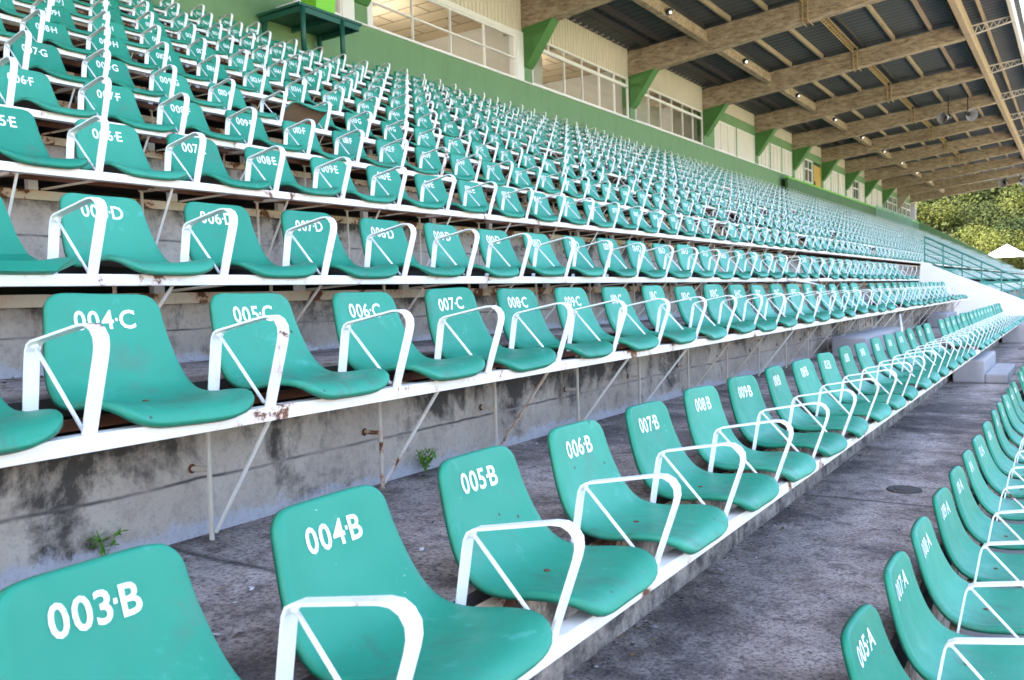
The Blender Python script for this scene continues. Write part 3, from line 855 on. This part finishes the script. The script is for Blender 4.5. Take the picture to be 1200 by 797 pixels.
# ------------------------------------------------------------------ fittings under the roof
kk = 0
for i in range(5, len(BY)-1):
    y = (BY[i]+BT+BY[i+1])/2 - .1
    kk += 1
    q = px((-9.0, y, 7.3))
    t = thing('ceiling_lamp', '%s lit round lamp from the near end along the deep roof purlin' % ordinal(kk), 'lamp', (-9.08, y, 7.40), 'round lamps under the roof')
    b = MB(); b.tube([(0,0,.06),(.03,0,.02),(.07,0,-.02)], [.05,.09,.11], 12); b.build('housing', BLACK, t)
    b = MB(); b.sphere((.08,0,-.03), .034, 14, 8); b.build('bulb', GLOBE, t, smooth=True)
kk = 0
for i in range(6, 16):
    ya, yb = BY[i]+BT, BY[i+1]
    kk += 1
    b = MB(); x = -6.3; zt, zl = zsheet(x)-.03, zsheet(x)-.15
    for dx in (-.07, .07):
        b.bar((x+dx, ya, zl+.10), (x+dx, yb-.05, zl+.10), .02, .02); b.bar((x+dx, yb-.05, zl+.12), (x+dx, yb-.05, zbot(x)-.06), .03, .03)
    n = int((yb-ya)/.24)
    for j in range(n):
        y_ = ya + (yb-ya-.1)*j/n; b.bar((x-.07, y_, zl+.10), (x+.07, y_+.12, zl+.10), .018, .018); b.bar((x+.07, y_+.12, zl+.10), (x-.07, y_+.24, zl+.10), .018, .018)
        b.bar((x-.07, y_, zl+.10), (x-.07, y_+.12, zl-.02), .014, .014); b.bar((x-.07, y_+.12, zl-.02), (x-.07, y_+.24, zl+.10), .014, .014)
    b.bar((x-.07, ya, zl-.02), (x-.07, yb-.05, zl-.02), .02, .02)
    for zz in (.1, .3, .5): b.bar((x-.07, yb-.05, zl-zz), (x+.07, yb-.05, zl-zz), .02, .02)
    b.bar((x-.09, yb-.03, zbot(x)-.03), (x-.09, yb+.45, zbot(x)-.03), .02, .02); b.bar((x+.09, yb-.03, zbot(x)-.03), (x+.09, yb+.45, zbot(x)-.03), .02, .02)
    o = b.build('cable_ladder', YEL)
    tag(o, 'yellow lattice cable ladder in the %s roof bay from the near end' % ordinal(kk), 'cable ladder', 'yellow cable ladders under the roof')
for k, (y, x0, sc_) in enumerate(((42.0, -4.45, 1.0), (72, -4.2, 1.25))):
    for s in (0, 1):
        lab = 'grey horn speaker %s of the %s pair hung beneath the roof' % (('on the left', 'on the right')[s], ('nearer', 'farther')[k])
        t = thing('horn_speaker', lab, 'speaker', (x0+s*.75*sc_-.35, y, 7.25), 'speakers hung under the roof')
        b = MB()
        dx = -1 if s == 0 else 1
        b.tube([(0,0,0),(dx*.05,-.10,-.03),(dx*.14,-.26,-.08),(dx*.20,-.34,-.11)], [.07*sc_,.10*sc_,.20*sc_,.27*sc_], 14, cap=False); b.build('horn', SPK, t, smooth=True)
        b = MB(); b.sphere((0,.05,0), .13*sc_, 12, 8, sq=(1,1.3,1)); b.build('driver', BLACK, t, smooth=True)
        b = MB(); b.tube([(0,.05,.1),(0,.05,zsheet(x0)-7.25)], .025, 8); b.build('hanger', BLACK, t)

# ------------------------------------------------------------------ commentator table by the wall
t = thing('press_table', 'dark green table against the green wall above the top row of seats', 'table', (-11.1, 10.8, FZ[12]))
zt = 4.89-FZ[12]
b = MB(); b.box(-.53, .50, -.76, .72, zt, zt+.045); b.build('tabletop', TEALD, t, bevel=.006)
b = MB()
for (a, c) in (((-.5,-.70),(.46,-.70)), ((-.5,.66),(.46,.66)), ((.46,-.70),(.46,.66)), ((-.5,0),(.46,0))): b.bar((a[0],a[1],zt-.05), (c[0],c[1],zt-.05), .04, .09)
b.build('apron', TEALD, t)
for (x, y) in ((.47,-.66),(.47,.24),(-.45,-.66),(-.45,.6)):
    b = MB(); b.tube([(x,y,zt-.004),(x,y,0)], .045, 12); b.build('leg', TEALD, t, smooth=True)
t = thing('plastic_bin', 'bright green plastic box standing on the dark green table', 'box', (-10.85, 10.72, 4.937))
b = MB(); b.prism([(-.16,0),(.16,0),(.20,.30),(-.20,.30)], -.22, .22); b.build('body', LIME, t, bevel=.01)
b = MB(); b.box(-.22,.22,-.24,.24,.30,.325); b.build('lid', GREEN, t)
o = MB(); o.box(-.24,.24,-.17,.17,0,.03); o.box(-.18,.2,-.13,.15,.03,.055)
o = o.build('paper_stack', WHITEW, loc=(-10.95, 10.25, 4.937)); tag(o, 'white stack of papers lying on the dark green table', 'papers')
# ------------------------------------------------------------------ white side wall, railing, steps
b = MB(); yw = 19.5
def zw(x): return .452 - (x+2.693)*.463
b.prism([(-2.85,-.6),(-2.76,.49),(-2.69,.452),(1.2,zw(1.2)),(1.2,GROUND),(-2.85,GROUND)], yw, yw+.25)
o = b.build('white_stair_wall', WHITEW, bevel=.01); tag(o, 'white painted wall sloping down across the end of the lower rows', 'wall')
t = thing('stair_railing', 'green five-bar railing sloping down along the white wall', 'railing', (-2.7, yw+.12, .45))
def zr(x, f): return (.97-.12*f) - (x+2.66)*.545 - .45
for f in range(5):
    b = MB(); b.tube([(0,0,zr(-2.7,f)),(3.9,0,zr(1.2,f))], .012 if f else .018, 8); b.build('rail', RAILG, t, smooth=True)
for k in range(12):
    x = k*.345
    b = MB(); b.tube([(x,0,zw(-2.7+x)-.45),(x,0,zr(-2.7+x,0)-.0)], .014, 8); b.build('post', RAILG, t, smooth=True)
# far block rail that closes the second section
b = MB(); b.box(-1.115, -.82, 9.93, 11.3, FZ[0], -.785); o = b.build('aisle_step', BLOCK, bevel=.02); tag(o, 'grey-purple concrete step block against the riser beside the second row', 'step', 'concrete aisle steps')
b = MB(); b.box(-.818, -.62, 9.95, 11.3, FZ[0], -.93); o = b.build('aisle_step', BLOCK, bevel=.015); tag(o, 'low concrete plinth in front of the step block on the lowest walkway', 'step', 'concrete aisle steps')
b = MB(); b.box(-1.985, -1.67, 8.5, 10.6, FZ[1], -.47); o = b.build('aisle_step', BLOCK, bevel=.02); tag(o, 'grey-purple concrete block at the wall foot below the third row rail', 'step', 'concrete aisle steps')
b = MB(); b.box(-1.985, -1.70, 14.6, 15.8, FZ[1], -.45); o = b.build('aisle_step', BLOCK, bevel=.02); tag(o, 'farther concrete block at the wall foot near the white wall', 'step', 'concrete aisle steps')
b = MB(); b.box(-1.115, -.70, 16.6, 19.4, FZ[0], -.72); o = b.build('aisle_step', BLOCK, bevel=.02); tag(o, 'farthest concrete block on the lowest walkway touching the white wall', 'step', 'concrete aisle steps')
# sloping green wall at the far end of the stand
b = MB(); b.prism([(-11.6,5.45),(-10.9,5.05),(-3.8,.80),(2.0,-1.1),(2.0,GROUND),(-11.6,GROUND)], YB-.25, YB+.05)
o = b.build('end_parapet', GREEN); tag(o, 'dark green sloping wall closing the far end of the stand', 'wall')
MESHW = m_plain('pale_wire', (.30,.52,.45), .5, .1)
t = thing('mesh_fence', 'pale teal wire mesh fence panel on the upper rows near the far end', 'fence', (-10.9, 66, FZ[12]))
b = MB()
for k in range(8): b.bar((0,k*2-7,0),(0,k*2-7,1.0), .035, .035)
b.bar((0,-7,1.0),(0,7,1.0), .035, .035); b.build('frame', MESHW, t)
b = MB()
for k in range(94): b.bar((0,-7+k*.15,0),(0,-7+k*.15,1.0), .012, .012)
for k in range(7): b.bar((0,-7,k*.15),(0,7,k*.15), .012, .012)
b.build('wire_mesh', MESHW, t)

# ------------------------------------------------------------------ tent, hill and trees beyond
t = thing('white_marquee', 'white pyramid marquee tent beyond the sloping green end wall', 'tent', (-5.97, 96, GROUND))
c = [(-1.6,-1.6,4.10),(1.6,-1.6,4.10),(1.6,1.6,4.10),(-1.6,1.6,4.10)]
b = MB(); b.add(c+[(0,0,5.12)], [(0,1,4),(1,2,4),(2,3,4),(3,0,4)]); b.prism([(-1.6,3.85),(1.6,3.85),(1.6,4.10),(-1.6,4.10)], -1.6, -1.58)
b.build('canopy', m_plain('marquee_fabric', (.82,.83,.84), .7, .03, 1, 0), t)
for p in c:
    b = MB(); b.bar((p[0],p[1],0),(p[0],p[1],4.1), .1, .1); b.build('pole', FRAME, t)
t = thing('blue_marquee', 'pale blue marquee tent just right of the white pyramid tent', 'tent', (-2.6, 95, GROUND))
c = [(-1.9,-1.6,2.5),(1.9,-1.6,2.5),(1.9,1.6,2.5),(-1.9,1.6,2.5)]
b = MB(); b.add(c+[(0,0,4.1)], [(0,1,4),(1,2,4),(2,3,4),(3,0,4)]); b.build('canopy', m_plain('blue_fabric', (.22,.48,.66), .7, .05, 1, 0), t)
for p in c:
    b = MB(); b.bar((p[0],p[1],0),(p[0],p[1],2.5), .1, .1); b.build('pole', FRAME, t)

LF = [m_leaf('leaves_yellow_green', (.030,.040,.008), (.062,.068,.014)), m_leaf('leaves_mid_green', (.014,.022,.006), (.030,.038,.010)), m_leaf('leaves_shade_green', (.007,.014,.005), (.014,.024,.007))]  # last leaf tone is darkened to paint tree shade, mostly on the right
BARK = m_plain('bark', (.035,.026,.018), .9, .3)
hb = bmesh.new()
nx_, ny_ = 46, 26
grid = []
def hz(x, y):
    d = max(0, (y-112)/60.0); e = max(0, (y-112)/60.0)
    return GROUND - .3 + 26*(1-math.exp(-d*1.3)) + noise.noise(Vector((x*.03, y*.03, 0)))*5*min(1, d*2)
for j in range(ny_):
    row = []
    for i in range(nx_):
        x = -150 + i*7.0; y = 104 + j*7.0
        row.append(hb.verts.new((x, y, hz(x, y))))
    grid.append(row)
for j in range(ny_-1):
    for i in range(nx_-1): hb.faces.new((grid[j][i], grid[j][i+1], grid[j+1][i+1], grid[j+1][i]))
hm = bpy.data.meshes.new('hill'); hb.to_mesh(hm); hb.free(); hm.materials.append(m_plain('hill_ground', (.015,.022,.008), .95, .4, .3))
tag(link('hill', hm), kind='structure')
def tree(x, y, z, H, Wd, mi, seed, label):
    rr = random.Random(seed)
    t = thing('broadleaf_tree', label, 'tree', (x, y, z), 'trees on the slope beyond the stand')
    b = MB(); pts = [(0,0,-.5),(rr.uniform(-.2,.2),rr.uniform(-.2,.2),H*.3),(rr.uniform(-.4,.4),rr.uniform(-.4,.4),H*.55)]
    b.tube(pts, [.22,.14,.05], 8)
    for k in range(5):
        a = rr.uniform(0, 6.28); z0 = H*rr.uniform(.3,.6)
        b.tube([(0,0,z0),(math.cos(a)*Wd*.3,math.sin(a)*Wd*.3,z0+H*.16)], [.1,.03], 6)
    b.build('trunk', BARK, t)
    b = MB()
    lobes = []
    for k in range(15):
        a = rr.uniform(0, 6.28); q = rr.uniform(.1, .8)
        lobes.append((math.cos(a)*Wd*.5*q, math.sin(a)*Wd*.5*q, H*rr.uniform(.20,.86)*(1-.25*q), Wd*rr.uniform(.13,.25)))
    for (lx, ly, lz, lr) in lobes:
        for k in range(520):
            d_ = Vector((rr.gauss(0,1), rr.gauss(0,1), rr.gauss(0,1))).normalized(); v = d_ * lr * rr.choice((rr.uniform(.82, 1.0), rr.uniform(.5, 1.12)))
            c_ = Vector((lx+v.x, ly+v.y, lz+v.z*.8)); s = rr.uniform(.07,.15)
            nn = (d_ + Vector((rr.gauss(0,.45), rr.gauss(0,.45), rr.gauss(0,.45)))).normalized()
            u = nn.cross(Vector((rr.gauss(0,1), rr.gauss(0,1), rr.gauss(0,1)))).normalized(); w_ = nn.cross(u)
            b.add([c_-u*s, c_+w_*s*.7, c_+u*s, c_-w_*s*.7], [(0,1,2,3)])
    b.build('crown', LF[mi], t)
spots = [(-14,102,9,8.5,0),(-7,106,9,8.5,0),(-1,107,8.5,8,1),(7,107,8,8,2),(-10,110,10,9,0),(-4,112,10,9,2),(2,114,10,9,2),(8,116,9.5,9,2),(15,112,9,9,2),
         (-15,120,11,10,0),(-5,123,11,10,0),(4,127,11,10,0),(14,126,11,10,1),(24,124,10,10,2),(-12,136,12,11,1),(0,140,12,11,0),(12,142,12,11,0),(25,140,12,11,2),(-4,156,12,12,1),(10,158,12,12,1),(26,158,12,12,0),(38,150,12,12,2),(-19,112,10,9,0),(-9,118,10,9,1),(18,118,10,9,2),(3,134,11,10,2),(-20,128,11,10,1)]
POSW = ['yellow-green', 'mid-green', 'shade-dark green']
for k, (x, y, H, Wd, mi) in enumerate(spots):
    rown = ['front', 'second', 'third', 'fourth', 'hindmost'][0 if y < 108 else 1 if y < 118 else 2 if y < 130 else 3 if y < 145 else 4]
    same = [s for s in spots if (0 if s[1] < 108 else 1 if s[1] < 118 else 2 if s[1] < 130 else 3 if s[1] < 145 else 4) == ['front','second','third','fourth','hindmost'].index(rown)]
    same.sort(); idx = same.index((x, y, H, Wd, mi)) + 1
    tree(x, y, hz(x, y), H, Wd, mi, 100+k, '%s leafy tree, %s from the left in the %s rank beyond the stand' % (POSW[mi], ordinal(idx), rown))
# woodland carpet behind them
b = MB(); rr = random.Random(5)
for k in range(110000):
    x = rr.uniform(-40, 70); y = 112 + 95*rr.random()**1.3
    c_ = Vector((x, y, hz(min(x,150), y) + rr.uniform(.3, 7) + 3*noise.noise(Vector((x*.15, y*.15, 3)))))
    s = rr.uniform(.18, .38); u = Vector((rr.gauss(0,1), rr.gauss(0,1), rr.gauss(0,.6))).normalized(); w_ = u.cross(Vector((rr.gauss(0,1), rr.gauss(0,1), rr.gauss(0,1)))).normalized()
    b.add([c_-u*s, c_+w_*s*.6, c_+u*s, c_-w_*s*.6], [(0,1,2,3)])
o = b.build('far_woodland', LF[1]); tag(o, 'dense woodland covering the hillside behind the separate trees', 'woodland', kind='stuff')

# ------------------------------------------------------------------ small things on the terrace
def plant(x, y, z, n, h, label):
    t = thing('weed', label, 'plant', (x, y, z), 'weeds in the concrete joints'); rr = random.Random(int(y*100))
    st = MB(); lf = MB()
    for k in range(n):
        a = rr.uniform(0, 6.28); hh = h*rr.uniform(.6, 1); top = Vector((math.cos(a)*hh*.35+.01, math.sin(a)*hh*.5, hh))
        st.tube([(0,0,0), top*.5+Vector((0,0,.01)), top], .0015, 5)
        for j in range(9):
            q = rr.uniform(.3, 1); c_ = top*q; s = rr.uniform(.009, .016)
            u = Vector((rr.gauss(0,1), rr.gauss(0,1), rr.gauss(0,.5))).normalized(); w_ = u.cross(Vector((0,0,1))).normalized()
            lf.add([c_, c_+u*s+w_*s*.5, c_+u*s*2, c_+u*s-w_*s*.5], [(0,1,2,3)])
    st.build('stem', LFP, t); lf.build('foliage', LFP, t)
LFP = m_leaf('weed_leaf', (.10,.25,.03), (.16,.33,.05))
plant(WX[2]+.03, 2.56, FZ[1], 9, .10, 'bright green weed at the wall foot just left of seat 005-B backrest')
plant(WX[2]+.012, 1.26, FZ[1]+.02, 4, .09, 'small green weed on the grey wall above seat 003-B')
b = MB(); rr = random.Random(3)
for k in range(1500):
    r_ = rr.choice((0,0,1,1,2)); x = (XR[r_]-.75+rr.random()**2*.6*(1 if rr.random() < .5 else .2)); x = rr.uniform(WX[r_+1]+.02, WX[r_]-.02)
    if rr.random() < .35: x = WX[r_+1] + .02 + abs(rr.gauss(0, .06))
    if r_ == 0 and rr.random() < .7: x = WX[1] + .01 + abs(rr.gauss(0, .05))
    y = 1.0 + 14*rr.random()**1.6; z = FZ[r_] + .004; s = rr.uniform(.004, .013); a = rr.uniform(0, 6.28)
    u = Vector((math.cos(a), math.sin(a), rr.uniform(-.1,.4)))*s; v = Vector((-math.sin(a), math.cos(a), rr.uniform(-.2,.3)))*s*.6; c_ = Vector((x, y, z+s*.25))
    b.add([c_-u, c_+v, c_+u, c_-v], [(0,1,2),(0,2,3)], rr.choice((0,0,1,2,2,2)))
o = b.build('leaf_litter', [m_plain('dry_leaf', (.16,.10,.05), .8, .4, 9, 0), m_plain('pale_chip', (.5,.48,.5), .8, .2, 9, 0), m_plain('dark_crumb', (.06,.05,.045), .9, .3, 9, 0)])
tag(o, 'dry leaves and paint chips scattered over the stained walkways', 'litter', kind='stuff')
b = MB(); b.tube([(0,0,0),(0,0,.006)], [.085,.080], 18); b.tube([(0,0,.006),(0,0,.009)], [.05,.045], 14)
tag(b.build('floor_drain', BACK, loc=(-.74, 4.63, FZ[0]+.001)), 'round dark drain cover in the lowest walkway beside the second row', 'drain')
for (a_, b_, lab) in (((-1.72, 10.6, -.33), (-1.55, 9.7, -.55), 'loose white rod hanging below the third row rail'), ((-2.58, 9.2, .10), (-2.45, 10.2, .02), 'loose white rod caught under the fourth row rail')):
    b = MB(); b.tube([a_, tuple((a_[i]+b_[i])/2+(.01 if i == 2 else 0) for i in range(3)), b_], .010, 8); o = b.build('loose_rod', WH, smooth=True); tag(o, lab, 'rod')
# lit globe lamps in the glazed rooms
for k, (y, e) in enumerate(((8.5, 16), (15.4, 24), (21.4, 22), (28.0, 20), (33.8, 10), (39.5, 8), (45.3, 8))):
    t = thing('room_lamp', 'round lit pendant lamp inside the %s glazed room from the near end' % ordinal(k+1), 'lamp', (-14.0, y, 6.35), 'pendant lamps inside the rooms')
    b = MB(); b.sphere((0,0,0), .10, 12, 8); b.build('globe', GLOBE, t, smooth=True)
    b = MB(); b.tube([(0,0,.1),(0,0,.66)], .008, 6); b.build('flex', BLACK, t)
    ld = bpy.data.lights.new('room_lamp_light', 'POINT'); ld.energy = e; ld.shadow_soft_size = .12; ld.color = (1, .95, .88)
    lo = bpy.data.objects.new('room_lamp_light', ld); COL.objects.link(lo); lo.parent = t; lo.location = (0, 0, -.16)
